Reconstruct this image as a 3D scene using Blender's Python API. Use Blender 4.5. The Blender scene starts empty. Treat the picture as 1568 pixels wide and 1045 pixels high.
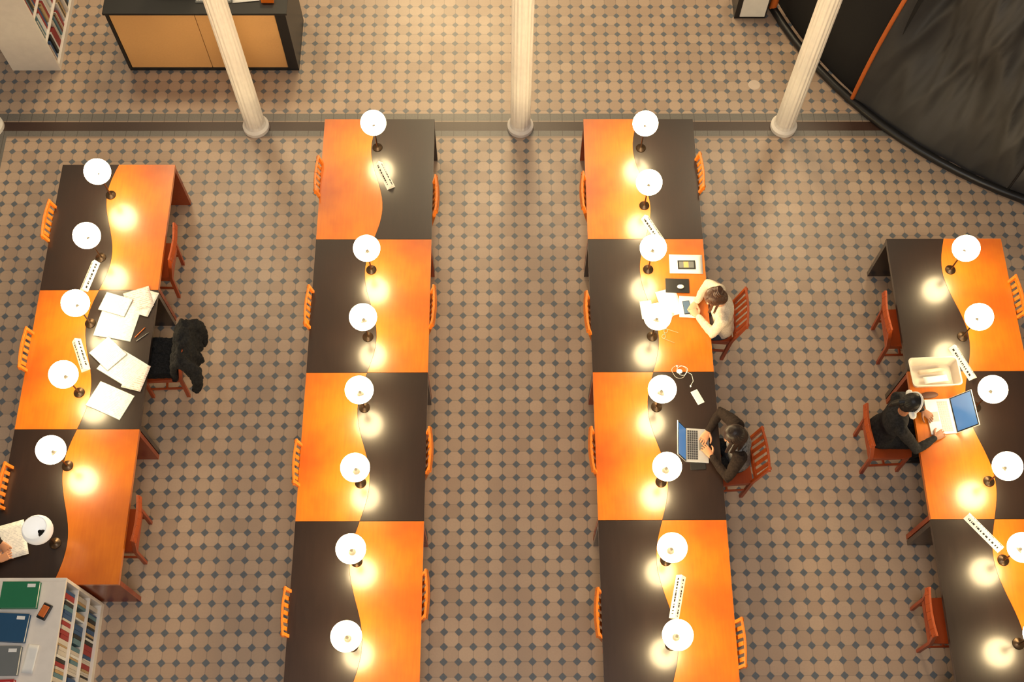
import bpy, bmesh, math, random
from mathutils import Matrix, Vector, noise
random.seed(7)
S=bpy.context.scene
COL=S.collection
pi=math.pi

# ------------------------------------------------------------------ materials
def newmat(name):
    m=bpy.data.materials.new(name); m.use_nodes=True
    nt=m.node_tree; b=nt.nodes['Principled BSDF']
    return m,nt,b
def N(nt,t,**k):
    n=nt.nodes.new(t)
    for a,v in k.items(): setattr(n,a,v)
    return n
def mixrgb(nt,fac,a,b,blend='MIX'):
    n=N(nt,'ShaderNodeMix',data_type='RGBA',blend_type=blend)
    for s,v in ((n.inputs[0],fac),(n.inputs[6],a),(n.inputs[7],b)):
        if isinstance(v,(int,float)): s.default_value=v
        elif isinstance(v,tuple): s.default_value=(v+(1,))[:4]
        else: nt.links.new(v,s)
    return n.outputs[2]
def M(nt,op,a,b=0.0,c=None):
    n=N(nt,'ShaderNodeMath',operation=op)
    vs=[a,b]+([c] if c is not None else [])
    for s,v in zip(n.inputs,vs):
        if isinstance(v,(int,float)): s.default_value=v
        else: nt.links.new(v,s)
    return n.outputs[0]
def noisy(name,c1,c2,scale=8,stretch=(1,1,1),rough=.5,metal=0,coat=0,bump=0,detail=4,spec=.5):
    m,nt,b=newmat(name)
    tc=N(nt,'ShaderNodeTexCoord'); mp=N(nt,'ShaderNodeMapping'); mp.inputs['Scale'].default_value=stretch
    nt.links.new(tc.outputs['Object'],mp.inputs[0])
    nz=N(nt,'ShaderNodeTexNoise'); nz.inputs['Scale'].default_value=scale; nz.inputs['Detail'].default_value=detail
    nt.links.new(mp.outputs[0],nz.inputs[0])
    r=N(nt,'ShaderNodeValToRGB'); r.color_ramp.elements[0].position=.35; r.color_ramp.elements[1].position=.65
    r.color_ramp.elements[0].color=c1+(1,); r.color_ramp.elements[1].color=c2+(1,)
    nt.links.new(nz.outputs[0],r.inputs[0]); nt.links.new(r.outputs[0],b.inputs['Base Color'])
    b.inputs['Roughness'].default_value=rough; b.inputs['Metallic'].default_value=metal
    b.inputs['Specular IOR Level'].default_value=spec
    if coat: b.inputs['Coat Weight'].default_value=coat; b.inputs['Coat Roughness'].default_value=.2
    if bump:
        bp=N(nt,'ShaderNodeBump'); bp.inputs['Strength'].default_value=bump; bp.inputs['Distance'].default_value=.01
        nt.links.new(nz.outputs[0],bp.inputs['Height']); nt.links.new(bp.outputs[0],b.inputs['Normal'])
    return m
def plain(name,c,rough=.5,metal=0,spec=.5):
    d=tuple(x*.95 for x in c)
    return noisy(name,d,c,12,rough=rough,metal=metal,spec=spec)
def veneer(name,c1,c2,c3,spec=.5,rough=.22,coat=0,crough=.1):
    m,nt,b=newmat(name)
    tc=N(nt,'ShaderNodeTexCoord'); mp=N(nt,'ShaderNodeMapping'); mp.inputs['Scale'].default_value=(14,1.2,14)
    nt.links.new(tc.outputs['Object'],mp.inputs[0])
    n1=N(nt,'ShaderNodeTexNoise'); n1.inputs['Scale'].default_value=3; n1.inputs['Detail'].default_value=6
    n1.inputs['Distortion'].default_value=.6
    nt.links.new(mp.outputs[0],n1.inputs[0])
    n2=N(nt,'ShaderNodeTexNoise'); n2.inputs['Scale'].default_value=1.7; n2.inputs['Detail'].default_value=3
    nt.links.new(tc.outputs['Object'],n2.inputs[0])
    a=mixrgb(nt,n1.outputs[0],c1,c2)
    r=N(nt,'ShaderNodeMapRange'); r.inputs[1].default_value=.35; r.inputs[2].default_value=.75
    nt.links.new(n2.outputs[0],r.inputs[0])
    o=mixrgb(nt,r.outputs[0],a,c3)
    nt.links.new(o,b.inputs['Base Color'])
    rr=N(nt,'ShaderNodeMapRange'); rr.inputs[3].default_value=rough-.04; rr.inputs[4].default_value=rough+.08
    nt.links.new(n1.outputs[0],rr.inputs[0]); nt.links.new(rr.outputs[0],b.inputs['Roughness'])
    b.inputs['Specular IOR Level'].default_value=spec
    if coat: b.inputs['Coat Weight'].default_value=coat; b.inputs['Coat Roughness'].default_value=crough
    return m
def lined(name,base,ink,freq=90,rough=.7,axis=1,amount=.45,spec=.5):
    m,nt,b=newmat(name)
    tc=N(nt,'ShaderNodeTexCoord'); sp=N(nt,'ShaderNodeSeparateXYZ'); nt.links.new(tc.outputs['Object'],sp.inputs[0])
    f=M(nt,'FRACT',M(nt,'MULTIPLY',sp.outputs[axis],freq))
    l=M(nt,'LESS_THAN',f,.35)
    nz=N(nt,'ShaderNodeTexNoise'); nz.inputs['Scale'].default_value=40; nt.links.new(tc.outputs['Object'],nz.inputs[0])
    g=M(nt,'GREATER_THAN',nz.outputs[0],.48)
    o=mixrgb(nt,M(nt,'MULTIPLY',M(nt,'MULTIPLY',l,g),amount),base,ink)
    nt.links.new(o,b.inputs['Base Color']); b.inputs['Roughness'].default_value=rough
    b.inputs['Specular IOR Level'].default_value=spec
    return m
def emis(name,c,s,base=(.8,.8,.8)):
    m,nt,b=newmat(name); b.inputs['Base Color'].default_value=base+(1,)
    b.inputs['Emission Color'].default_value=c+(1,); b.inputs['Emission Strength'].default_value=s
    b.inputs['Roughness'].default_value=.3
    return m

def floor_mat(T=.14):
    m,nt,b=newmat('octagon_tile')
    tc=N(nt,'ShaderNodeTexCoord'); sp=N(nt,'ShaderNodeSeparateXYZ'); nt.links.new(tc.outputs['Object'],sp.inputs[0])
    X,Y=sp.outputs[0],sp.outputs[1]
    u=M(nt,'DIVIDE',X,T); v=M(nt,'DIVIDE',Y,T)
    du=M(nt,'SUBTRACT',.5,M(nt,'ABSOLUTE',M(nt,'SUBTRACT',M(nt,'FRACT',u),.5)))
    dv=M(nt,'SUBTRACT',.5,M(nt,'ABSOLUTE',M(nt,'SUBTRACT',M(nt,'FRACT',v),.5)))
    dsum=M(nt,'ADD',du,dv)
    dot=M(nt,'LESS_THAN',dsum,.275)
    grout=M(nt,'LESS_THAN',M(nt,'MINIMUM',du,dv),.022)
    ring=M(nt,'LESS_THAN',M(nt,'ABSOLUTE',M(nt,'SUBTRACT',dsum,.29)),.02)
    grout=M(nt,'MAXIMUM',grout,ring)
    cb=N(nt,'ShaderNodeCombineXYZ'); nt.links.new(M(nt,'FLOOR',u),cb.inputs[0]); nt.links.new(M(nt,'FLOOR',v),cb.inputs[1])
    wn=N(nt,'ShaderNodeTexWhiteNoise',noise_dimensions='2D'); nt.links.new(cb.outputs[0],wn.inputs['Vector'])
    nz=N(nt,'ShaderNodeTexNoise'); nz.inputs['Scale'].default_value=.9; nz.inputs['Detail'].default_value=5
    nt.links.new(tc.outputs['Object'],nz.inputs[0])
    nf=N(nt,'ShaderNodeTexNoise'); nf.inputs['Scale'].default_value=55; nf.inputs['Detail'].default_value=3
    nt.links.new(tc.outputs['Object'],nf.inputs[0])
    c=mixrgb(nt,wn.outputs[0],(.39,.28,.20),(.53,.39,.28))
    r=N(nt,'ShaderNodeMapRange'); r.inputs[1].default_value=.35; r.inputs[2].default_value=.7; nt.links.new(nz.outputs[0],r.inputs[0])
    c=mixrgb(nt,r.outputs[0],c,mixrgb(nt,.35,c,(.42,.26,.17)))
    c=mixrgb(nt,M(nt,'MULTIPLY',nf.outputs[0],.35),c,(.31,.225,.165))
    c=mixrgb(nt,M(nt,'MULTIPLY',grout,.5),c,(.16,.12,.10))
    dc=mixrgb(nt,nf.outputs[0],(.085,.098,.115),(.14,.155,.175))
    c=mixrgb(nt,dot,c,dc)
    def band(y0,y1,col,c):
        s=M(nt,'MULTIPLY',M(nt,'GREATER_THAN',Y,y0),M(nt,'LESS_THAN',Y,y1))
        return mixrgb(nt,s,c,col)
    seg=M(nt,'LESS_THAN',M(nt,'FRACT',M(nt,'DIVIDE',X,.14)),.05)
    gr=mixrgb(nt,seg,mixrgb(nt,nf.outputs[0],(.12,.112,.10),(.19,.175,.155)),(.08,.07,.06))
    tn=mixrgb(nt,seg,(.33,.24,.17),(.12,.09,.08))
    c=band(3.26,3.60,(.30,.21,.15),c)
    c=band(3.50,3.60,gr,c)
    c=band(3.485,3.50,tn,c)
    c=band(3.36,3.485,mixrgb(nt,nf.outputs[0],(.036,.017,.012),(.060,.030,.020)),c)
    c=band(3.285,3.36,gr,c)
    sx=M(nt,'MULTIPLY',M(nt,'LESS_THAN',X,-5.70),M(nt,'LESS_THAN',Y,3.285))
    sx2=M(nt,'MULTIPLY',sx,M(nt,'GREATER_THAN',X,-5.79))
    c=mixrgb(nt,sx2,c,gr)
    nt.links.new(c,b.inputs['Base Color'])
    rr=N(nt,'ShaderNodeMapRange'); rr.inputs[3].default_value=.26; rr.inputs[4].default_value=.42
    nt.links.new(nz.outputs[0],rr.inputs[0]); nt.links.new(rr.outputs[0],b.inputs['Roughness'])
    b.inputs['Specular IOR Level'].default_value=.6
    bp=N(nt,'ShaderNodeBump'); bp.inputs['Strength'].default_value=.2; bp.inputs['Distance'].default_value=.004
    nt.links.new(M(nt,'SUBTRACT',1.0,grout),bp.inputs['Height']); nt.links.new(bp.outputs[0],b.inputs['Normal'])
    return m

ORANGE=veneer('orange_veneer',(.54,.125,.002),(.70,.195,.003),(.38,.070,.002),rough=.34,coat=1,crough=.20)
DARK=veneer('dark_veneer',(.011,.005,.003),(.026,.010,.005),(.014,.006,.003),rough=.36,coat=.9,crough=.20,spec=.4)
REDW=veneer('red_wood_panel',(.22,.035,.008),(.34,.065,.012),(.20,.03,.008))
CHW=veneer('chair_wood',(.52,.12,.008),(.70,.19,.012),(.46,.09,.006),rough=.35)
CHW2=veneer('chair_wood_dark',(.30,.045,.008),(.42,.075,.010),(.26,.035,.008),rough=.35)
OAK=veneer('oak_panel',(.66,.35,.13),(.78,.44,.17),(.68,.37,.14),rough=.4)
BLACK=plain('black_lacquer',(.012,.011,.011),.4)
BLKFAB=noisy('black_fabric',(.006,.006,.007),(.016,.016,.018),60,rough=.9,bump=.3,spec=.2)
WHITE=plain('white_paint',(.80,.73,.66),.45)
COLW=plain('column_cream',(.94,.88,.80),.45)
PAPER=plain('white_paper',(.84,.82,.78),.8)
PAPERL=lined('written_paper',(.82,.79,.74),(.25,.25,.3),70,amount=.5)
NEWS=lined('printed_sheet',(.76,.70,.66),(.5,.2,.15),45,amount=.6)
BRONZE=plain('bronze_metal',(.10,.065,.04),.35,.9)
GREYM=plain('grey_metal',(.25,.24,.22),.4,.6)
SILVER=plain('aluminium',(.62,.62,.63),.35,.6)
KEYS=plain('keycap_black',(.03,.03,.035),.5)
KEYW=plain('keycap_grey',(.42,.42,.42),.5)
INK=plain('ink_black',(.02,.02,.02),.6)
LIT=emis('opal_glass_lit',(1,.76,.40),38)
UNLIT=emis('opal_glass_dim',(1,.9,.75),.3)
SKIN=plain('skin_light',(.62,.33,.20),.5)
SKIN2=plain('skin_tan',(.50,.23,.12),.5)
SKIN3=plain('skin_brown',(.30,.13,.07),.5)
LIP=plain('lips',(.45,.12,.09),.5)
EYEW=plain('eye_white',(.8,.78,.75),.3)
FABD=noisy('tent_fabric',(.042,.039,.038),(.060,.056,.054),1.2,rough=.65)
BLUE=plain('binder_blue',(.01,.07,.16),.5); GREEN=plain('binder_green',(.01,.17,.07),.5)
RED=plain('binder_red',(.45,.02,.02),.5); GREY=plain('binder_grey',(.16,.17,.17),.5)
ORG=plain('trim_orange',(.62,.14,.02),.5)
SCREEN=emis('screen_blue',(.12,.38,.8),.45,(.05,.1,.2))

# ------------------------------------------------------------------ mesh helpers
def mesh_obj(name,bm,mats,parent=None,loc=(0,0,0),rot=(0,0,0),smooth=False,bevel=0,recalc=True):
    if recalc: bmesh.ops.recalc_face_normals(bm,faces=bm.faces)
    me=bpy.data.meshes.new(name); bm.to_mesh(me); bm.free()
    if not isinstance(mats,(list,tuple)): mats=[mats]
    for m in mats: me.materials.append(m)
    return inst(name,me,parent,loc,rot,smooth,bevel)
def inst(name,me,parent=None,loc=(0,0,0),rot=(0,0,0),smooth=False,bevel=0):
    if smooth:
        for p in me.polygons: p.use_smooth=True
    o=bpy.data.objects.new(name,me); COL.objects.link(o); o.location=loc; o.rotation_euler=rot
    if parent: o.parent=parent
    if bevel:
        b=o.modifiers.new('bevel','BEVEL'); b.width=bevel; b.segments=2; b.limit_method='ANGLE'
    return o
def empty(name,loc=(0,0,0),rz=0):
    o=bpy.data.objects.new(name,None); COL.objects.link(o); o.location=loc; o.rotation_euler=(0,0,rz); o.empty_display_size=.1
    return o
def box(bm,x0,x1,y0,y1,z0,z1,mi=0,mat=None):
    vs=[Vector((x,y,z)) for z in (z0,z1) for y in (y0,y1) for x in (x0,x1)]
    if mat: vs=[mat@v for v in vs]
    v=[bm.verts.new(q) for q in vs]
    for f in ((0,2,3,1),(4,5,7,6),(0,1,5,4),(2,6,7,3),(0,4,6,2),(1,3,7,5)):
        fc=bm.faces.new([v[i] for i in f]); fc.material_index=mi
def prism(bm,pts,z0,z1,mi=0):
    a=[bm.verts.new((x,y,z0)) for x,y in pts]; b=[bm.verts.new((x,y,z1)) for x,y in pts]
    n=len(pts)
    f=bm.faces.new(b); f.material_index=mi
    f=bm.faces.new(a[::-1]); f.material_index=mi
    for i in range(n):
        f=bm.faces.new((a[i],a[(i+1)%n],b[(i+1)%n],b[i])); f.material_index=mi
def beam(bm,a,b,w,t,up=(0,0,1),mi=0):
    a=Vector(a); b=Vector(b); d=(b-a).normalized(); u=Vector(up)
    s=d.cross(u)
    if s.length<1e-4: s=d.cross(Vector((1,0,0)))
    s.normalize(); n=s.cross(d).normalized()
    q=[]
    for p in (a,b):
        for i,j in ((-1,-1),(1,-1),(1,1),(-1,1)): q.append(bm.verts.new(p+s*i*w/2+n*j*t/2))
    for f in ((0,1,2,3),(7,6,5,4),(0,4,5,1),(1,5,6,2),(2,6,7,3),(3,7,4,0)):
        fc=bm.faces.new([q[i] for i in f]); fc.material_index=mi
def revolve(bm,prof,seg=32,c=(0,0,0),mi=0,flute=None,a0=0,a1=2*pi):
    full=abs(a1-a0-2*pi)<1e-6; n=seg if full else seg+1
    rings=[]
    for k,(r,z) in enumerate(prof):
        if r<1e-6: rings.append([bm.verts.new((c[0],c[1],c[2]+z))]); continue
        ring=[]
        for i in range(n):
            a=a0+(a1-a0)*i/seg; rr=r*(flute(a,k) if flute else 1)
            ring.append(bm.verts.new((c[0]+rr*math.cos(a),c[1]+rr*math.sin(a),c[2]+z)))
        rings.append(ring)
    for A,B in zip(rings,rings[1:]):
        for i in range(seg):
            j=(i+1)%n
            if len(A)==1 and len(B)==1: break
            if len(A)==1: f=(A[0],B[i],B[j])
            elif len(B)==1: f=(A[i],B[0],A[j])
            else: f=(A[i],B[i],B[j],A[j])
            fc=bm.faces.new(f); fc.material_index=mi
def tube(bm,pts,rad,seg=10,mi=0,cap=True):
    pts=[Vector(p) for p in pts]
    if isinstance(rad,(int,float)): rad=[rad]*len(pts)
    rad=list(rad)
    if cap:
        d0=(pts[0]-pts[1]).normalized(); d1=(pts[-1]-pts[-2]).normalized()
        P=[pts[0]+d0*rad[0]*.95,pts[0]+d0*rad[0]*.6]+pts+[pts[-1]+d1*rad[-1]*.6,pts[-1]+d1*rad[-1]*.95]
        R=[rad[0]*.25,rad[0]*.8]+rad+[rad[-1]*.8,rad[-1]*.25]
    else: P,R=pts,rad
    prev=None; rings=[]
    for i,p in enumerate(P):
        t=(P[min(i+1,len(P)-1)]-P[max(i-1,0)]).normalized()
        if prev is None:
            ref=Vector((0,0,1)) if abs(t.z)<.9 else Vector((1,0,0))
            s=t.cross(ref).normalized()
        else:
            s=(prev-t*prev.dot(t))
            if s.length<1e-5: s=t.cross(Vector((0,1,0)))
            s.normalize()
        prev=s; n=t.cross(s)
        rings.append([bm.verts.new(p+(s*math.cos(2*pi*k/seg)+n*math.sin(2*pi*k/seg))*R[i]) for k in range(seg)])
    for A,B in zip(rings,rings[1:]):
        for k in range(seg):
            f=bm.faces.new((A[k],A[(k+1)%seg],B[(k+1)%seg],B[k])); f.material_index=mi
    f=bm.faces.new(rings[0][::-1]); f.material_index=mi
    f=bm.faces.new(rings[-1]); f.material_index=mi
def ellip(bm,c,r,rot=None,seg=20,mi=0):
    m=Matrix.Translation(c)@(rot.to_4x4() if rot else Matrix.Identity(4))@Matrix.Diagonal((r[0],r[1],r[2],1))
    g=bmesh.ops.create_uvsphere(bm,u_segments=seg,v_segments=seg//2+2,radius=1,matrix=m)
    for v in g['verts']:
        for f in v.link_faces: f.material_index=mi
def loft(bm,secs,seg=20):
    rings=[]
    for c,a,b in secs:
        c=Vector(c);a=Vector(a);b=Vector(b)
        rings.append([bm.verts.new(c+a*math.cos(2*pi*k/seg)+b*math.sin(2*pi*k/seg)) for k in range(seg)])
    for A,B in zip(rings,rings[1:]):
        for k in range(seg): bm.faces.new((A[k],A[(k+1)%seg],B[(k+1)%seg],B[k]))
    bm.faces.new(rings[0][::-1]); bm.faces.new(rings[-1])
def remesh(o,vox,it=4,disp=None):
    r=o.modifiers.new('remesh','REMESH'); r.mode='VOXEL'; r.voxel_size=vox; r.use_smooth_shade=True
    if it:
        s=o.modifiers.new('smooth','SMOOTH'); s.factor=.5; s.iterations=it
    if disp:
        t=bpy.data.textures.new('folds','CLOUDS'); t.noise_scale=disp[1]
        d=o.modifiers.new('folds','DISPLACE'); d.texture=t; d.strength=disp[0]; d.mid_level=.5; d.texture_coords='LOCAL'
    return o

# ------------------------------------------------------------------ camera
cam=bpy.data.cameras.new('camera'); co=bpy.data.objects.new('camera',cam); COL.objects.link(co); S.camera=co
cam.sensor_width=36; cam.sensor_fit='HORIZONTAL'; cam.lens=1803.3/1568*36; cam.clip_end=100
co.matrix_world=Matrix.Translation((0,-4.5483,11.3772))@Matrix.Rotation(-.0199,4,'Z')@Matrix.Rotation(.4307,4,'X')@Matrix.Rotation(.0160,4,'Z')

# ------------------------------------------------------------------ floor
bm=bmesh.new(); box(bm,-13,15,-10,16,-.1,0); mesh_obj('floor',bm,floor_mat())
bm=bmesh.new(); revolve(bm,[(0,.003),(.065,.003),(.072,0)],24); mesh_obj('floor_access_cover',bm,plain('cover_cream',(.62,.5,.4),.4),loc=(2.99,4.01,0))

# ------------------------------------------------------------------ columns
fl=lambda a,k: 1+.03*math.cos(16*a) if 4<=k<=5 else 1
bm=bmesh.new()
revolve(bm,[(0,0),(.15,0),(.15,.05),(.125,.08),(.112,.12),(.112,4.6),(.125,4.65),(.13,4.72),(.2,4.9),(.22,4.92),(.22,5.0),(0,5.0)],96,flute=fl)
bmesh.ops.recalc_face_normals(bm,faces=bm.faces)
cm=bpy.data.meshes.new('column'); bm.to_mesh(cm); bm.free(); cm.materials.append(COLW)
for x in (-5.90,-2.84,.2144,3.27): inst('fluted_column',cm,loc=(x,3.41,0))

# ------------------------------------------------------------------ tables
W=1.192; A=.075
def table(xl,ytop,left_orange):
    L=1.496; e=empty('reading_table',(xl+W/2,ytop-.75,0)); n=24
    curve=[(-A*math.sin(2*pi*i/n),L/2-L*i/n) for i in range(n+1)]
    lm,rm=(ORANGE,DARK) if left_orange else (DARK,ORANGE)
    lp,rp=(REDW,DARK) if left_orange else (DARK,REDW)
    g=.0012
    bm=bmesh.new(); prism(bm,[(-W/2,L/2)]+[(-W/2,-L/2)]+[(x-g,y) for x,y in curve[::-1]],.695,.74)
    mesh_obj('top_left',bm,lm,e)
    bm=bmesh.new(); prism(bm,[(x+g,y) for x,y in curve]+[(W/2,-L/2)]+[(W/2,L/2)],.695,.74)
    mesh_obj('top_right',bm,rm,e)
    bm=bmesh.new()
    for s in (1,-1):
        y0,y1=sorted((s*(L/2-.004),s*(L/2-.05)))
        box(bm,-W/2+.004,0,y0,y1,0,.695,0); box(bm,0,W/2-.004,y0,y1,0,.695,1)
    box(bm,-.02,.02,-L/2+.05,L/2-.05,.50,.695,1)
    mesh_obj('end_panels',bm,[lp,rp],e)
T1x,T2x,T3x,T4x=-4.6728,-1.9219,.8886,3.9891
for k in range(3): table(T1x,2.416-1.5*k,k%2==1)
for k in range(5): table(T2x,3-1.5*k,k%2==0)
for k in range(5): table(T3x,3-1.5*k,k%2==0)
for k in range(4): table(T4x,1.5-1.5*k,k%2==1)

# ------------------------------------------------------------------ lamps
ZC=.455; RG=.133
def mk_lamp_meshes():
    bm=bmesh.new()
    revolve(bm,[(0,.0),(.052,.0),(.054,.006),(.05,.012),(.02,.018),(.008,.03),(.007,.29),(.020,.30),(.036,.315),(.038,.335),(0,.335)],24)
    bmesh.ops.recalc_face_normals(bm,faces=bm.faces)
    st=bpy.data.meshes.new('lamp_stand'); bm.to_mesh(st); bm.free(); st.materials.append(BRONZE)
    bm=bmesh.new()
    outer=[(RG*math.sin(t),ZC-RG*.97*math.cos(t)) for t in [.28+(2.2-.28)*i/13 for i in range(14)]]
    inner=[(max(r-.006*(r/RG+.3),.02),z+.003) for r,z in outer[::-1]]
    revolve(bm,[(.0,outer[0][1]-.001)]+outer+inner+[(0,inner[-1][1])],28)
    bmesh.ops.recalc_face_normals(bm,faces=bm.faces)
    sh=bpy.data.meshes.new('lamp_shade'); bm.to_mesh(sh); bm.free()
    zb=ZC-RG*.93
    bm=bmesh.new()
    revolve(bm,[(0,zb),(.030,zb+.004),(.028,zb+.014),(.022,zb+.02),(.019,ZC-.065),(.014,ZC-.045),(0,ZC-.043)],16)
    bmesh.ops.recalc_face_normals(bm,faces=bm.faces)
    fi=bpy.data.meshes.new('lamp_fitter'); bm.to_mesh(fi); bm.free(); fi.materials.append(plain('fitter_dark',(.010,.009,.008),.8,0,.05))
    return st,sh,fi
st,sh,fi=mk_lamp_meshes(); sh.materials.append(LIT)
shu=sh.copy(); shu.materials[0]=UNLIT
def lamp(x,y,lit=True):
    e=empty('table_lamp',(x,y,.74),random.random()*6)
    inst('base_and_stem',st,e,smooth=True); inst('opal_shade',sh if lit else shu,e,smooth=True); inst('shade_fitter',fi,e,smooth=True)
T2L=[2.63,1.14,.385,-.37,-1.13,-1.88,-2.64,-3.39]
for y in T2L: lamp(-1.335,y)
for y in [2.62,1.90]+T2L[1:]: lamp(1.495,y)
for k in range(6): lamp(-4.11,2.035-.747*k,k!=5)
for k in range(6): lamp(4.595,1.13-.755*k)

# ------------------------------------------------------------------ signs
def sign(x,y,ang,L=.36):
    e=empty('reserved_sign',(x,y,.74),ang)
    bm=bmesh.new(); w,h=.045,.055
    v=[bm.verts.new(q) for q in ((-L/2,-w,0),(-L/2,w,0),(-L/2,0,h),(L/2,-w,0),(L/2,w,0),(L/2,0,h))]
    for f in ((0,1,2),(3,5,4),(0,3,4,1),(1,4,5,2),(0,2,5,3)): bm.faces.new([v[i] for i in f])
    mesh_obj('card',bm,PAPER,e)
    bm=bmesh.new()
    for s in (1,-1):
        R=Matrix.Translation((0,s*w/2,h/2))@Matrix.Rotation(-s*math.atan2(h,w),4,'X')
        xx=-L/2+.03
        while xx<L/2-.03:
            ww=random.choice((.008,.012,.018,.024))
            hh=.009
            box(bm,xx,xx+ww,-hh,hh,0,.0012,0,R); xx+=ww+random.choice((.006,.012,.02))
    mesh_obj('lettering',bm,INK,e)
for x,y,dx,dy,l in [(-1.24,2.27,20,-43,.34),(-4.19,1.07,-11,-47,.34),(-4.15,.19,20,-46,.36),(1.57,1.61,23,-42,.34),(1.58,-2.22,-14,-60,.40),(4.55,.09,22,-52,.38),(4.46,-1.63,42,-52,.42)]:
    sign(x,y,math.atan2(dy,dx),l)

# ------------------------------------------------------------------ chairs
def chair_mesh(name,mat):
    bm=bmesh.new()
    for s in (1,-1):
        beam(bm,(.055,s*.2,0),(.03,s*.2,.46),.032,.036,(1,0,0)); beam(bm,(.03,s*.2,.45),(-.065,s*.2,.86),.030,.034,(1,0,0))
        beam(bm,(.42,s*.19,0),(.40,s*.19,.43),.034,.034,(1,0,0))
        beam(bm,(.04,s*.195,.40),(.40,s*.19,.40),.02,.05); beam(bm,(.05,s*.195,.2),(.41,s*.19,.2),.018,.03)
    beam(bm,(.405,-.19,.40),(.405,.19,.40),.02,.05); beam(bm,(.035,-.2,.40),(.035,.2,.40),.02,.05)
    beam(bm,(.23,-.19,.2),(.23,.19,.2),.02,.03)
    prism(bm,[(.02,-.205),(.36,-.22),(.43,-.20),(.45,-.1),(.455,0),(.45,.1),(.43,.20),(.36,.22),(.02,.205)],.432,.458)
    beam(bm,(.008,-.2,.54),(.008,.2,.54),.05,.018,(1,0,.25))
    pts=[(-.062-.018*math.cos(pi*t/.44),t,.835) for t in (-.22,-.15,-.07,0,.07,.15,.22)]
    for a,b in zip(pts,pts[1:]): beam(bm,a,b,.022,.075,(.2,0,1))
    for i in range(5):
        y=-.136+.068*i
        beam(bm,(.006,y,.55),(-.072,y,.81),.038,.012,(1,0,0))
    bmesh.ops.recalc_face_normals(bm,faces=bm.faces)
    me=bpy.data.meshes.new(name); bm.to_mesh(me); bm.free(); me.materials.append(mat)
    return me
chm=chair_mesh('wooden_chair',CHW); chm2=chair_mesh('wooden_chair_red',CHW2)
def chair(xb,y,face,me=None,dr=0):
    o=inst('wooden_chair',me or chm,loc=(xb+.07*face,y,0),rot=(0,0,(0 if face>0 else pi)+dr),bevel=.003)
    return o
for x,y in [(-4.71,1.69),(-4.70,.23),(-4.67,-1.17+.0)]: chair(x,y,1,dr=random.uniform(-.03,.03))
for x,y in [(-3.36,1.41),(-3.36,-1.50)]: chair(x,y,-1,chm2)
for y in (2.23,.69,-.95,-2.35): chair(-1.955,y,1,dr=random.uniform(-.03,.03))
for y in (1.99,.69,-.83,-2.20): chair(-.68,y,-1,dr=random.uniform(-.03,.03))
for y in (2.03,.62,-.83,-2.37): chair(.84,y,1,dr=random.uniform(-.03,.03))
for x,y in [(2.12,2.27),(2.13,-2.64)]: chair(x,y,-1,dr=random.uniform(-.03,.03))
chair(2.45,.66,-1,chm2,dr=-.05); chair(2.50,-.84,-1,chm2,dr=.08)
chair(3.84,.61,1,chm2); chair(3.50,-.60,1,chm2,dr=.03); chair(3.82,-2.38,1,chm2); chair(5.22,.79,-1,dr=.05)
chair(-5.17,-1.78,1)
cc=chair(-3.14,.26,-1,chm2,dr=.05)

# black coats over that chair and a bag on it
bm=bmesh.new()
rnd=random.Random(3)
for i in range(9):
    y=-.22+.055*i+.0
    tube(bm,[(-.06,y,.50),(-.0,y,.82),(.05,y,.89),(.10,y+.01,.80),(.12+rnd.uniform(0,.06),y+rnd.uniform(-.03,.03),.45+rnd.uniform(-.1,.1))],[.035,.035,.04,.045,.035],8)
tube(bm,[(.08,.2,.86),(.17,.26,.75),(.16,.28,.5),(.13,.24,.33)],[.06,.055,.05,.04]); tube(bm,[(.08,-.18,.86),(.2,-.22,.74),(.19,-.28,.55),(.14,-.3,.4)],[.06,.055,.05,.045])
ellip(bm,(.08,.05,.9),(.09,.12,.05))
e=empty('draped_black_coats',(-3.21,.26,0)); remesh(mesh_obj('coat_cloth',bm,BLKFAB,e),.012,2,(.05,.06))
bm=bmesh.new(); box(bm,-.17,.16,-.2,.2,0,.12); 
tube(bm,[(-.1,-.1,.11),(-.08,-.05,.2),(-.08,.05,.2),(-.1,.1,.11)],.01)
e=empty('black_bag',(-3.41,.26,.46)); remesh(mesh_obj('bag_body',bm,BLKFAB,e),.01,5,(.03,.06))

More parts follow.
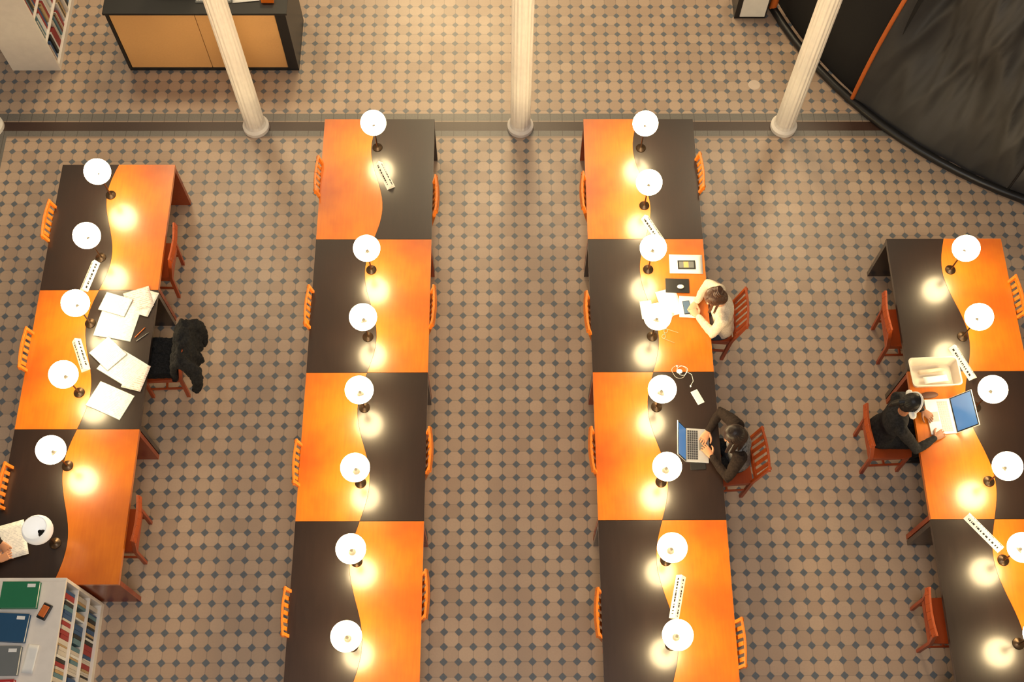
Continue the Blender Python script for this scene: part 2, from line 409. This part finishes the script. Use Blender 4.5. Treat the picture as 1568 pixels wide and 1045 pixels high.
# ------------------------------------------------------------------ papers, books
def sheet(name,x,y,w,h,rz,z=.742,mat=None,par=None,curl=.004):
    bm=bmesh.new(); nx,ny=6,6
    g=[[bm.verts.new((w*(i/nx-.5),h*(j/ny-.5),curl*(.5+.5*math.sin(3*i/nx+2*j/ny+x*7)))) for i in range(nx+1)] for j in range(ny+1)]
    for j in range(ny):
        for i in range(nx): bm.faces.new((g[j][i],g[j][i+1],g[j+1][i+1],g[j+1][i]))
    o=mesh_obj(name,bm,mat or PAPER,par,(x,y,z),(0,0,rz),True,recalc=False)
    s=o.modifiers.new('th','SOLIDIFY'); s.thickness=.0015; s.offset=1
    return o
def open_book(x,y,w,h,rz,z=.741,t=.018,mat=None,name='open_book'):
    e=empty(name,(x,y,z),rz); mat=mat or PAPERL
    bm=bmesh.new(); n=8
    for s in (1,-1):
        prof=[(s*w*i/n, t*(.35+.65*math.sin(pi*min(1,(i/n)*.9+.12))**.6)) for i in range(n+1)]
        top=[[bm.verts.new((px,yy,pz)) for px,pz in prof] for yy in (-h/2,h/2)]
        bot=[[bm.verts.new((px,yy,.003)) for px,pz in prof] for yy in (-h/2,h/2)]
        for i in range(n):
            bm.faces.new((top[0][i],top[0][i+1],top[1][i+1],top[1][i])); bm.faces.new((bot[0][i],bot[0][i+1],bot[1][i+1],bot[1][i]))
            bm.faces.new((top[0][i],top[0][i+1],bot[0][i+1],bot[0][i])); bm.faces.new((top[1][i],top[1][i+1],bot[1][i+1],bot[1][i]))
        bm.faces.new((top[0][n],top[1][n],bot[1][n],bot[0][n])); bm.faces.new((top[0][0],top[1][0],bot[1][0],bot[0][0]))
    mesh_obj('pages',bm,mat,e)
    bm=bmesh.new(); box(bm,-w-.004,w+.004,-h/2-.004,h/2+.004,0,.003); mesh_obj('cover',bm,GREY,e)
open_book(-3.84,.56,.19,.38,-.18); open_book(-3.88,.74,.14,.20,-.3,z=.764,t=.01)
sheet('loose_sheet',-3.66,.80,.26,.24,.35,.75,NEWS); sheet('loose_sheet',-3.60,.77,.2,.28,-.3,.747,PAPERL)
open_book(-3.72,.06,.21,.29,-.55); open_book(-3.88,.20,.14,.24,-.75,z=.764,t=.012)
sheet('loose_sheet',-3.58,-.04,.2,.28,-.25,.747,NEWS)
open_book(-3.80,-.29,.19,.27,-.42,t=.014)
def pen(x,y,rz,mat,z=.746):
    bm=bmesh.new(); tube(bm,[(-.07,0,0),(.05,0,0),(.07,0,0)],[.0045,.0045,.0015],8); mesh_obj('pen',bm,mat,None,(x,y,z),(0,0,rz),True)
pen(-3.60,.44,.9,ORG); pen(-3.57,.39,.7,GREYM)

sheet('framed_print_sheet',1.885,1.20,.34,.22,-.02)
bm=bmesh.new(); box(bm,-.09,.09,-.05,.05,0,.004,0); box(bm,-.075,.075,-.036,.036,.004,.006,1); box(bm,-.03,.02,-.034,.034,.006,.007,2)
mesh_obj('printed_picture',bm,[INK,GREY,OAK],None,(1.89,1.19,.748))
bm=bmesh.new(); box(bm,-.12,.12,-.08,.08,0,.012); e=empty('black_notebook',(1.78,.95,.741),-.03); mesh_obj('cover',bm,BLACK,e,bevel=.003)
bm=bmesh.new(); ellip(bm,(0,0,.006),(.035,.022,.016)); mesh_obj('computer_mouse',bm,PAPER,None,(1.81,.93,.760),smooth=True)
sheet('paper_sheet',1.69,.76,.21,.30,.28,mat=PAPER); sheet('paper_sheet',1.455,.68,.12,.20,.1,mat=PAPER); sheet('paper_sheet',1.87,.71,.17,.24,-.05,z=.744,mat=PAPER); sheet('paper_sheet',1.62,.58,.14,.2,-.5,z=.745,mat=PAPERL)
def phone(name,x,y,rz,body,scr,z=.741):
    e=empty(name,(x,y,z),rz); bm=bmesh.new(); box(bm,-.036,.036,-.075,.075,0,.009); mesh_obj('body',bm,body,e,bevel=.004)
    bm=bmesh.new(); box(bm,-.032,.032,-.068,.068,.009,.0096); mesh_obj('screen',bm,scr,e)
phone('mobile_phone',1.86,.70,.1,BLACK,plain('phone_glass_blue',(.10,.16,.26),.2),.750)
phone('mobile_phone',1.90,-.27,.45,PAPER,plain('phone_white',(.7,.66,.6),.3)); phone('mobile_phone',1.855,-.975,pi/2+.05,BLACK,BLACK)
bm=bmesh.new()
for s in (1,-1):
    tube(bm,[(s*.032+.024*math.cos(a*pi/6),.018*math.sin(a*pi/6),.012) for a in range(13)],.003,6)
    tube(bm,[(s*.056,0,.012),(s*.06,-.12,.008)],.0025,6)
tube(bm,[(-.01,0,.014),(.01,0,.014)],.003,6); mesh_obj('eyeglasses',bm,plain('frame_green',(.15,.3,.2),.4),None,(1.62,.41,.741),(0,0,1.2),True)
bm=bmesh.new()
def loopc(cx,cy,r,n0,n1,z): return [(cx+r*(1+.12*math.sin(3*a/5))*math.cos(a/5),cy+r*math.sin(a/5),z) for a in range(n0,n1)]
tube(bm,loopc(0,0,.07,0,60,.0),.0022,6); tube(bm,loopc(.03,.01,.05,5,38,.003),.0022,6)
tube(bm,[(.07,0,0),(.12,-.03,0),(.13,-.1,0),(.1,-.15,0)],.0022,6); ellip(bm,(.1,-.155,.002),(.008,.012,.006)); ellip(bm,(-.02,.06,.002),(.008,.012,.006))
ellip(bm,(.0,.0,.008),(.03,.025,.012))
mesh_obj('earphones',bm,PAPER,None,(1.74,.0,.745),smooth=True)

def laptop(x,y,face,body,keym,W_=.33,D=.22,rz=0,tilt=25):
    e=empty('laptop',(x,y,.741),(0 if face>0 else pi)+rz)
    bm=bmesh.new(); box(bm,-D/2,D/2,-W_/2,W_/2,0,.014); mesh_obj('base',bm,body,e,bevel=.003)
    bm=bmesh.new()
    for r in range(5):
        for c in range(13):
            x0=-.005+r*.0205; y0=-W_/2+.022+c*(W_-.044)/13
            box(bm,x0,x0+.017,y0,y0+(W_-.044)/13-.004,.014,.0165)
    mesh_obj('keys',bm,keym,e)
    bm=bmesh.new(); box(bm,-D/2+.012,-.018,-.05,.05,.014,.0146); mesh_obj('trackpad',bm,GREYM if body==SILVER else KEYW,e)
    t=math.radians(tilt)
    R=Matrix.Translation((D/2,0,.014))@Matrix.Rotation(t,4,'Y')
    bm=bmesh.new(); box(bm,-.004,.004,-W_/2,W_/2,0,D,0,R); mesh_obj('lid',bm,body,e)
    bm=bmesh.new(); box(bm,-.0052,-.004,-W_/2+.004,W_/2-.004,.004,D-.004,0,R); mesh_obj('bezel',bm,BLACK,e)
    bm=bmesh.new(); box(bm,-.0062,-.0052,-W_/2+.014,W_/2-.014,.016,D-.014,0,R); mesh_obj('screen',bm,SCREEN,e)
laptop(1.86,-.77,-1,SILVER,KEYS,.34,.22,rz=-.06,tilt=28)
laptop(4.235,-.48,1,PAPER,KEYW,.36,.25,rz=.06,tilt=35)

# white tray
e=empty('white_tray',(4.22,-.05,.741),.04)
bm=bmesh.new(); w,h=.235,.145
def rr(w,h,r,n=5):
    o=[]
    for cx,cy,a0 in ((w-r,h-r,0),(-w+r,h-r,pi/2),(-w+r,-h+r,pi),(w-r,-h+r,3*pi/2)):
        for i in range(n+1):
            a=a0+pi/2*i/n; o.append((cx+r*math.cos(a),cy+r*math.sin(a)))
    return o
rings=[]
for sc,z in ((.86,0),(1,.11),(1.04,.112),(1.04,.118),(.975,.118),(.83,.006)):
    rings.append([bm.verts.new((a*sc,b*(1-(1-sc)*1.3),z)) for a,b in rr(w,h,.04)])
for P,Q in zip(rings,rings[1:]):
    for i in range(len(P)): bm.faces.new((P[i],P[(i+1)%len(P)],Q[(i+1)%len(Q)],Q[i]))
bm.faces.new(rings[0]); bm.faces.new(rings[-1])
mesh_obj('tray_shell',bm,plain('tray_plastic',(.68,.60,.50),.4),e)
sheet('tissue_pack',.02,-.05,.24,.07,.1,.03,PAPER,e,.01)
bm=bmesh.new(); tube(bm,[(-.12,.03,.03),(.08,.05,.03),(.12,.05,.03)],[.022,.022,.01]); mesh_obj('bottle',bm,plain('bottle_cream',(.6,.5,.38),.3),e,smooth=True)
bm=bmesh.new(); ellip(bm,(0,0,.015),(.09,.035,.018)); mesh_obj('pencil_case',bm,plain('leather_brown',(.12,.05,.03),.6),None,(4.16,-.26,.742),(0,0,.1),True)

# ------------------------------------------------------------------ people
def hand(bm,w,d,up,thumb,curl=.45):
    w=Vector(w); d=Vector(d).normalized(); up=Vector(up); s=d.cross(up).normalized()*thumb; n=(s.cross(d)*thumb).normalized()
    if n.dot(Vector(up))<0: n=-n
    loft(bm,[(w-d*.02,s*.026,n*.02),(w,s*.027,n*.017),(w+d*.03,s*.036,n*.016),(w+d*.065,s*.041,n*.014),(w+d*.092,s*.040,n*.011)],14)
    for i,(o,l) in enumerate(zip((.031,.011,-.010,-.030),(.070,.079,.073,.057))):
        p=w+d*(.082-.004*abs(i-1.2))+s*o; pts=[p]; a=0; r=[.0092]
        for k,(f,rr_) in enumerate(((.45,.0086),(.30,.0078),(.25,.0066))):
            a+=curl*(.6+.25*k)+.05*i
            dd=d*math.cos(a)-n*math.sin(a)+s*(.10*(1.3-i)*.5)
            p=p+dd.normalized()*l*f; pts.append(p); r.append(rr_)
        tube(bm,pts,r,8)
    p=w+d*.022+s*.028; pts=[p]
    for k,(dx,dy,dz) in enumerate(((.55,.75,-.15),(.8,.5,-.3),(.92,.2,-.4))):
        p=p+(d*dx+s*dy+n*dz).normalized()*(.034,.028,.022)[k]; pts.append(p)
    tube(bm,pts,[.0135,.011,.0095,.0075],8)

def person(loc,rz,shirt,sleeve,pants,skin,hairmat,style,hands,elbows,head=(.13,0,1.17),pitch=.6,yaw=0,shoe=BLACK):
    e=empty('seated_person',loc,rz); V=Vector
    hx,hy,hz=head
    nk=V((hx*.55,hy*.5,1.045))
    bm=bmesh.new(); Y=V((0,1,0))
    secs=[((-.02,0,.47),Y*.15,V((.11,0,0))),((-.02,0,.54),Y*.175,V((.13,0,.0))),((-.01,0,.64),Y*.155,V((.115,0,-.01))),((.0,0,.74),Y*.14,V((.10,0,-.015))),
          ((.02,0,.84),Y*.155,V((.11,0,-.02))),((nk.x*.55,hy*.3,.94),Y*.17,V((.11,0,-.03))),((nk.x*.75,hy*.4,1.00),Y*.155,V((.085,0,-.03))),((nk.x*.9,hy*.5,1.035),Y*.09,V((.06,0,-.02))),(tuple(nk+V((0,0,.012))),Y*.055,V((.052,0,-.015)))]
    loft(bm,secs,24)
    shs=[]
    same=shirt is sleeve
    for s,el,hd in ((1,elbows[0],hands[0]),(-1,elbows[1],hands[1])):
        sh_=V((nk.x*.75,s*.165+hy*.4,.985)); el=V(el); hd=V(hd)
        shs.append(sh_)
        tube(bm,[V((nk.x*.8,s*.07,.99)),sh_+V((0,-s*.02,0))],[.058,.054],14)
        if same:
            dr=(hd-el).normalized()
            tube(bm,[sh_,sh_.lerp(el,.3),sh_.lerp(el,.7),el,el.lerp(hd,.3),el.lerp(hd,.7),hd-dr*.012],[.064,.058,.053,.049,.046,.038,.032],14)
    remesh(mesh_obj('torso_garment',bm,shirt,e),.010,5,(.022,.09))
    if not same:
        bm=bmesh.new()
        for s,el,hd,sh_ in ((1,V(elbows[0]),V(hands[0]),shs[0]),(-1,V(elbows[1]),V(hands[1]),shs[1])):
            dr=(hd-el).normalized()
            tube(bm,[sh_+V((0,-s*.01,0)),sh_.lerp(el,.3),sh_.lerp(el,.7),el,el.lerp(hd,.3),el.lerp(hd,.7),hd-dr*.012],[.074,.062,.055,.050,.046,.038,.032],14)
        remesh(mesh_obj('sleeves',bm,sleeve,e),.009,4,(.018,.06))
    bm=bmesh.new()
    for s,el,hd in ((1,V(elbows[0]),V(hands[0])),(-1,V(elbows[1]),V(hands[1]))):
        d=(hd-el); d.z*=.3
        hand(bm,hd,d,(0,0,1),s)
    remesh(mesh_obj('hands',bm,skin,e),.0032,2)
    bm=bmesh.new()
    loft(bm,[((-.06,0,.51),Y*.15,V((0,0,.07))),((.05,0,.53),Y*.17,V((0,0,.08))),((.12,0,.53),Y*.15,V((0,0,.07)))],18)
    for s in (1,-1):
        tube(bm,[(-.02,s*.09,.535),(.18,s*.10,.545),(.40,s*.11,.535),(.42,s*.11,.47),(.40,s*.11,.28),(.38,s*.11,.12)],[.085,.078,.062,.058,.052,.042],14)
    remesh(mesh_obj('trousers',bm,pants,e),.012,5,(.015,.08))
    bm=bmesh.new()
    for s in (1,-1):
        tube(bm,[(.36,s*.11,.045),(.45,s*.115,.04),(.55,s*.12,.035)],[.042,.04,.034],12)
        tube(bm,[(.38,s*.11,.06),(.38,s*.11,.12)],[.042,.04],12)
    remesh(mesh_obj('shoes',bm,shoe,e),.008,3)
    H=Matrix.Translation((hx,hy,hz))@Matrix.Rotation(yaw,4,'Z')@Matrix.Rotation(pitch,4,'Y')
    he=bpy.data.objects.new('head_pivot',None); COL.objects.link(he); he.parent=e; he.matrix_local=H; he.empty_display_size=.05
    bm=bmesh.new()
    ellip(bm,(-.01,0,.03),(.093,.074,.084)); ellip(bm,(.028,0,-.022),(.063,.060,.082)); ellip(bm,(.045,0,-.075),(.038,.038,.032))
    tube(bm,[(.085,0,.012),(.098,0,-.012),(.107,0,-.027)],[.008,.010,.012],10)
    for s in (1,-1):
        ellip(bm,(-.005,s*.077,-.008),(.018,.008,.03)); ellip(bm,(.062,s*.034,-.03),(.022,.02,.022)); tube(bm,[(.08,s*.012,.028),(.076,s*.045,.028)],.009,8)
        ellip(bm,(.1,s*.012,-.03),(.008,.007,.006))
    ellip(bm,(.082,0,-.055),(.016,.024,.012))
    bi=H.inverted(); 
    tube(bm,[bi@(nk+V((-.01,0,-.03))),bi@(nk+V((.0,0,.03))),V((-.015,0,-.06))],[.055,.05,.052],14)
    remesh(mesh_obj('head_and_neck',bm,skin,he),.0045,3)
    bm=bmesh.new()
    for s in (1,-1): ellip(bm,(.083,s*.031,.008),(.009,.013,.009),seg=12)
    mesh_obj('eyes',bm,EYEW,he,smooth=True)
    bm=bmesh.new()
    for s in (1,-1): ellip(bm,(.090,s*.031,.008),(.004,.0055,.0055),seg=10)
    mesh_obj('irises',bm,INK,he,smooth=True)
    bm=bmesh.new(); tube(bm,[(.092,-.022,-.058),(.098,0,-.054),(.092,.022,-.058)],[.003,.006,.003],8); tube(bm,[(.091,-.018,-.063),(.096,0,-.064),(.091,.018,-.063)],[.003,.0065,.003],8)
    mesh_obj('lips',bm,LIP,he,smooth=True)
    bm=bmesh.new()
    for s in (1,-1): tube(bm,[(.090,s*.016,.03),(.088,s*.034,.035),(.078,s*.05,.028)],[.004,.004,.002],8)
    mesh_obj('eyebrows',bm,hairmat,he,smooth=True)
    bm=bmesh.new(); rd=random.Random(5)
    ellip(bm,(-.024,0,.038),(.098,.086,.092),seg=28)
    ellip(bm,(-.05,0,-.01),(.07,.078,.085))
    down=(Matrix.Rotation(-pitch,3,'Y')@V((0,0,-1))).normalized()
    if style=='long':
        c=V((-.05,0,-.04)); tube(bm,[c,c+down*.08,c+down*.17],[.072,.07,.05],14)
    nst=64
    for i in range(nst):
        ph=2*pi*i/nst+rd.uniform(-.04,.04)
        front=math.cos(ph)
        tm=1.05 if front>.6 else (1.45 if front>.25 else 1.9)
        pts=[]; rad=[]
        for k in range(8):
            th=.08+tm*k/7
            rx,ry,rz_=.103,.089,.096
            pts.append(V((-.022+rx*math.sin(th)*math.cos(ph+.08*math.sin(k)),ry*math.sin(th)*math.sin(ph+.08*math.sin(k)),.038+rz_*math.cos(th))))
            rad.append(.0048+.002*math.sin(k))
        if style=='long' and front<.5:
            q=pts[-1]
            for k in range(4):
                q=q+down*(.05+rd.uniform(-.006,.006))+V((.004 if front>-.2 else -.004,(.004 if q.y>0 else -.004),0)); pts.append(q.copy()); rad.append(.010-.0012*k)
        if style=='bun' and -.1<front<.55:
            q=pts[-1]
            for k in range(3):
                q=q+down*(.045+rd.uniform(-.012,.012))+V((.006,(.006 if q.y>0 else -.006),0)); pts.append(q.copy()); rad.append(.006-.001*k)
        tube(bm,pts,rad,6)
    if style=='bun':
        c=V((-.098,0,.095)); ellip(bm,c,(.048,.052,.046))
        for t in range(4):
            tube(bm,[c+V(((t-1.5)*.017,(.055-.005*abs(t-1.5))*math.cos(a*.5+t),(.050)*math.sin(a*.5+t))) for a in range(14)],.0085,6)
        for i in range(5):
            tube(bm,[(-.0+.01*i,(-.05+.025*i),.125),(-.05,(-.03+.014*i),.132),(-.08,0,.12)],.005,6)
    if style=='tied':
        tube(bm,[(-.11,0,.03),(-.14,.0,.0),(-.145,.01,-.08),(-.12,.02,-.16)],[.025,.032,.028,.012],10)
    remesh(mesh_obj('hair',bm,hairmat,he),.0035,1)
    return e,he
SWEAT=noisy('cream_knit',(.55,.45,.34),(.72,.62,.50),90,rough=.9,bump=.5)
STRIPE=lined('striped_grey_knit',(.15,.145,.15),(.02,.02,.022),60,rough=.9,axis=2,amount=.9,spec=.2)
DKBR=noisy('dark_brown_knit',(.014,.009,.008),(.026,.017,.013),60,rough=.9,bump=.3,spec=.15)
BLKT=noisy('black_cotton',(.009,.009,.010),(.020,.019,.021),50,rough=.9,bump=.2,spec=.2)
JEAN=noisy('dark_denim',(.02,.03,.05),(.035,.05,.08),80,rough=.85)
HBROWN=noisy('brown_hair',(.04,.014,.007),(.10,.038,.016),30,(6,6,1),rough=.45)
HDARK=noisy('dark_hair',(.010,.006,.005),(.028,.014,.010),30,(6,6,1),rough=.45,spec=.35)
HBLACK=noisy('black_hair',(.006,.005,.005),(.014,.012,.012),30,(6,6,1),rough=.45,spec=.35)
person((2.22,.62,0),pi,SWEAT,SWEAT,JEAN,SKIN,HBROWN,'bun',((.26,.03,.775),(.27,-.12,.775)),((.13,.23,.79),(.13,-.34,.79)),(.15,.03,1.18),.75)
person((2.26,-.80,0),pi,STRIPE,DKBR,BLKT,SKIN2,HDARK,'long',((.28,.09,.785),(.29,-.16,.785)),((.14,.31,.79),(.16,-.36,.80)),(.13,.03,1.19),.6)
e3,h3=person((3.72,-.56,0),0,BLKT,BLKT,BLKT,SKIN3,HBLACK,'tied',((.34,.13,.785),(.42,-.15,.775)),((.2,.27,.79),(.22,-.27,.79)),(.09,.03,1.20),.45)
person((-4.95,-1.77,0),0,BLKT,DKBR,JEAN,SKIN2,HDARK,'short',((.36,.06,.785),(.37,-.10,.785)),((.14,.25,.79),(.14,-.25,.79)),(.12,0,1.19),.6)
bm=bmesh.new()
tube(bm,[(-.01,.099*math.cos(a*pi/14),.02+.122*math.sin(a*pi/14)) for a in range(15)],.011,8)
for s in (1,-1):
    tube(bm,[(-.005,s*.088,-.005),(-.005,s*.115,-.005)],[.036,.032],18)
mesh_obj('white_headphones',bm,PAPER,h3,smooth=True)
sheet('newspaper',-4.50,-1.68,.26,.34,.3,.765,PAPERL)

# ------------------------------------------------------------------ service counter
e=empty('service_counter',(-3.40,4.22,0))
bm=bmesh.new()
box(bm,-1.0,1.0,0,.75,0,.05); box(bm,-1.02,1.02,-.02,.78,1.0,1.03); box(bm,-1.0,-.965,-.01,.75,.05,1.0); box(bm,.88,1.0,-.01,.75,.05,1.0); box(bm,-.965,.88,.7,.75,.05,1.0)
mesh_obj('black_carcass',bm,BLACK,e,bevel=.004)
bm=bmesh.new(); box(bm,-.96,-.018,.005,.03,.055,.995); box(bm,-.010,.875,.005,.03,.055,.995); mesh_obj('oak_fronts',bm,OAK,e)
e=empty('desktop_monitor',(-3.62,4.62,1.03),pi)
bm=bmesh.new(); box(bm,-.13,.13,-.09,.09,0,.012); box(bm,-.025,.025,-.02,.02,.01,.16); box(bm,-.27,.27,-.025,.02,.12,.46); mesh_obj('stand_and_panel',bm,BLACK,e,bevel=.005)
e=empty('counter_keyboard',(-3.2,4.42,1.03)); bm=bmesh.new(); box(bm,-.2,.2,-.07,.07,0,.015); mesh_obj('board',bm,GREY,e)
bm=bmesh.new()
for i in range(14):
    for j in range(4): box(bm,-.19+i*.0272,-.168+i*.0272,-.058+j*.03,-.034+j*.03,.015,.02)
mesh_obj('keys',bm,KEYW,e)
sheet('counter_papers',-2.85,4.46,.3,.2,.1,1.036,PAPER)
bm=bmesh.new(); box(bm,-.07,.07,-.07,.07,0,.008); box(bm,-.07,-.06,-.07,.07,.008,.07); box(bm,.06,.07,-.07,.07,.008,.07); box(bm,-.06,.06,.06,.07,.008,.07); box(bm,-.06,.06,-.07,-.06,.008,.07)
mesh_obj('wooden_letter_tray',bm,CHW,None,(-2.60,4.42,1.031))

# ------------------------------------------------------------------ bookcases
cols=[(.55,.5,.45),(.3,.03,.03),(.03,.08,.2),(.02,.02,.02),(.6,.55,.5),(.1,.2,.25),(.45,.3,.15),(.7,.7,.7)]
bmats=[plain('book_cloth_%d'%i,c,.6) for i,c in enumerate(cols)]
def books(e,xf,y0,y1,z,h,depth,seed,dirx=1):
    r=random.Random(seed); bm=bmesh.new(); y=y0
    while y<y1-.05:
        t=r.uniform(.015,.05); hh=h*r.uniform(.7,.95); d=depth*r.uniform(.75,1)
        if r.random()>.08: 
            xs=sorted((xf,xf-dirx*d)); box(bm,xs[0],xs[1],y,y+t-.002,z,z+hh,r.randrange(8))
        y+=t
    mesh_obj('row_of_books',bm,bmats,e)
def bookcase(x0,x1,y0,y1,h,levels,seed):
    e=empty('white_bookcase',(0,0,0)); bm=bmesh.new(); t=.03
    mid=(x0+x1)/2
    box(bm,x0,x1,y0,y0+t,0,h); box(bm,x0,x1,y1-t,y1,0,h); box(bm,mid-.012,mid+.012,y0+t,y1-t,0,h-t)
    box(bm,x0,x1,y0+t,y1-t,h-t,h); box(bm,x0,x1,y0+t,y1-t,.0,.08)
    ym=(y0+y1)/2; box(bm,x0+.01,mid-.012,ym-.015,ym+.015,.08,h-t); box(bm,mid+.012,x1-.01,ym-.015,ym+.015,.08,h-t)
    gap=(h-t-.08)/levels
    for k in range(levels):
        z=.08+gap*k
        if k: box(bm,x0+.005,x1-.005,y0+t,ym-.015,z-.02,z); box(bm,x0+.005,x1-.005,ym+.015,y1-t,z-.02,z)
        for a,b,sd in ((y0+t+.005,ym-.02,0),(ym+.02,y1-t-.01,1)):
            dd=min(.22,(x1-mid)*.85)
            books(e,x1-.03,a,b,z+.002,gap*.85,dd,seed+k*4+sd); books(e,x0+.03,a,b,z+.002,gap*.85,dd,seed+k*4+sd+2,-1)
    mesh_obj('carcass',bm,WHITE,e,bevel=.003)
    return e
bookcase(-5.79,-5.22,4.22,5.9,2.1,5,11)
bookcase(-5.05,-3.83,-3.9,-2.10,1.08,3,40)
def binder(name,x,y,w,h,rz,mat,z=1.085,t=.05):
    e=empty(name,(x,y,z),rz); bm=bmesh.new(); box(bm,-w/2,w/2,-h/2,h/2,0,t*.12); box(bm,-w/2,w/2,-h/2,h/2,t*.88,t); box(bm,-w/2,-w/2+.006,-h/2,h/2,t*.12,t*.88); mesh_obj('cover',bm,mat,e)
    bm=bmesh.new(); box(bm,-w/2+.006,w/2-.008,-h/2+.005,h/2-.005,t*.12,t*.88); mesh_obj('pages',bm,PAPER,e)
    bm=bmesh.new(); box(bm,w/2-.10,w/2-.03,h/2-.05,h/2-.02,t,t+.001); mesh_obj('label',bm,PAPER,e)
binder('green_binder',-4.20,-2.26,.32,.23,0,GREEN); binder('blue_binder',-4.25,-2.54,.32,.24,-.05,BLUE); binder('grey_binder',-4.28,-2.82,.34,.24,0,GREY); binder('red_binder',-4.28,-3.10,.32,.24,.03,RED)
sheet('index_card',-4.03,-2.80,.1,.24,-.1,1.09,PAPER)
bm=bmesh.new(); box(bm,-.04,.04,-.07,.07,0,.03); box(bm,-.03,.03,-.05,.05,.03,.045,1); mesh_obj('date_stamp',bm,[BLACK,ORG],None,(-3.97,-2.40,1.082),(0,0,-.4),bevel=.006)

# ------------------------------------------------------------------ tent
C=(7.85,6.83); R0=4.85; ZT=5.5
def rz_(z): return R0*math.sqrt(max(0,1-(z/ZT)**2))
e=empty('round_fabric_tent',(C[0],C[1],0))
def tentsurf(a0,a1,seg,rows,fold,off):
    bm=bmesh.new(); g=[]
    for j in range(rows+1):
        ang=pi/2*j/rows*.985; z=ZT*math.sin(ang); r0=R0*math.cos(ang); ring=[]
        for i in range(seg+1):
            a=a0+(a1-a0)*i/seg; r=r0+off
            if fold:
                deg=math.degrees(a); fade=min(1,(deg-math.degrees(a0))/3+.1)*min(1,.25+z*.8)
                rib=abs(math.sin(math.radians((deg-219.5)*7.5))); r-=.13*(rib**.6)*math.cos(ang)**.3*fade
                for fr,sk,am,q in ((4,.55,.18,3.1),(9,-.75,.13,7.7),(19,.9,.07,12.3),(34,-1.2,.03,1.7)):
                    n1=noise.noise(Vector((a*fr+z*sk,z*.10,q))); r-=am*(min(1,abs(n1)*2.2))*fade
            ring.append(bm.verts.new((r*math.cos(a),r*math.sin(a),z)))
        g.append(ring)
    for A_,B_ in zip(g,g[1:]):
        for i in range(seg): bm.faces.new((A_[i],A_[i+1],B_[i+1],B_[i]))
    return bm
D=math.radians
mesh_obj('fabric',tentsurf(D(219.5),D(360+60),620,120,True,0),FABD,e,smooth=True)
mesh_obj('fabric_back',tentsurf(D(60),D(196),260,80,True,0),FABD,e,smooth=True)
mesh_obj('dark_opening',tentsurf(D(195),D(221),40,30,False,-.12),plain('black_drape',(.008,.007,.007),.8),e,smooth=True)
bm=bmesh.new()
tube(bm,[(R0*math.cos(D(a)),R0*math.sin(D(a)),.04) for a in range(60,421,3)],.05,8); mesh_obj('floor_rim',bm,BLACK,e,smooth=True)
bm=bmesh.new()
for az,w in ((219.3,.025),(200.5,.05)):
    tube(bm,[((rz_(z)+.0)*math.cos(D(az)),(rz_(z)+.0)*math.sin(D(az)),z+.05) for z in [i*.25 for i in range(21)]],w,8)
mesh_obj('orange_edging',bm,ORG,e,smooth=True)
bm=bmesh.new()
for az in (243.5,267.5,291.5):
    tube(bm,[((rz_(z)-.01)*math.cos(D(az)),(rz_(z)-.01)*math.sin(D(az)),z+.05) for z in [i*.25 for i in range(21)]],.012,6)
mesh_obj('seams',bm,BLACK,e,smooth=True)
e=empty('black_crate',(3.02,5.12,0))
bm=bmesh.new(); box(bm,-.19,.19,-.12,.2,0,.02); box(bm,-.19,-.17,-.12,.2,.02,.42); box(bm,.17,.19,-.12,.2,.02,.42); box(bm,-.17,.17,-.12,-.1,.02,.42); box(bm,-.17,.17,.18,.2,.02,.42); box(bm,-.17,.17,-.1,.18,.30,.32)
mesh_obj('crate_walls',bm,BLACK,e)
bm=bmesh.new(); box(bm,-.13,.17,-.135,-.121,.05,.36); box(bm,-.13,.16,-.09,.17,.32,.40); mesh_obj('white_papers',bm,PAPER,e)

# ------------------------------------------------------------------ light
w=bpy.data.worlds.new('world'); S.world=w; w.use_nodes=True
w.node_tree.nodes['Background'].inputs[0].default_value=(1,.84,.67,1); w.node_tree.nodes['Background'].inputs[1].default_value=.19
def area(name,loc,size,power,col,aim=None):
    l=bpy.data.lights.new(name,'AREA'); l.shape='DISK'; l.size=size; l.energy=power; l.color=col
    o=bpy.data.objects.new(name,l); COL.objects.link(o); o.location=loc
    if aim: o.rotation_euler=(Vector(aim)-Vector(loc)).to_track_quat('-Z','Y').to_euler()
    return o
area('skylight',(0,-6.5,14),5,560,(.96,.97,1))
for i,x in enumerate((-4.9,.15,5.2)): area('ceiling_lamp_%d'%i,(x,7.6,9),2.0,200,(1,.80,.50))
area('gallery_lamp',(-1,12.5,9),3.2,560,(1,.74,.40),(-1,6,0))
S.view_settings.view_transform='Standard'; S.view_settings.look='None'; S.view_settings.exposure=0
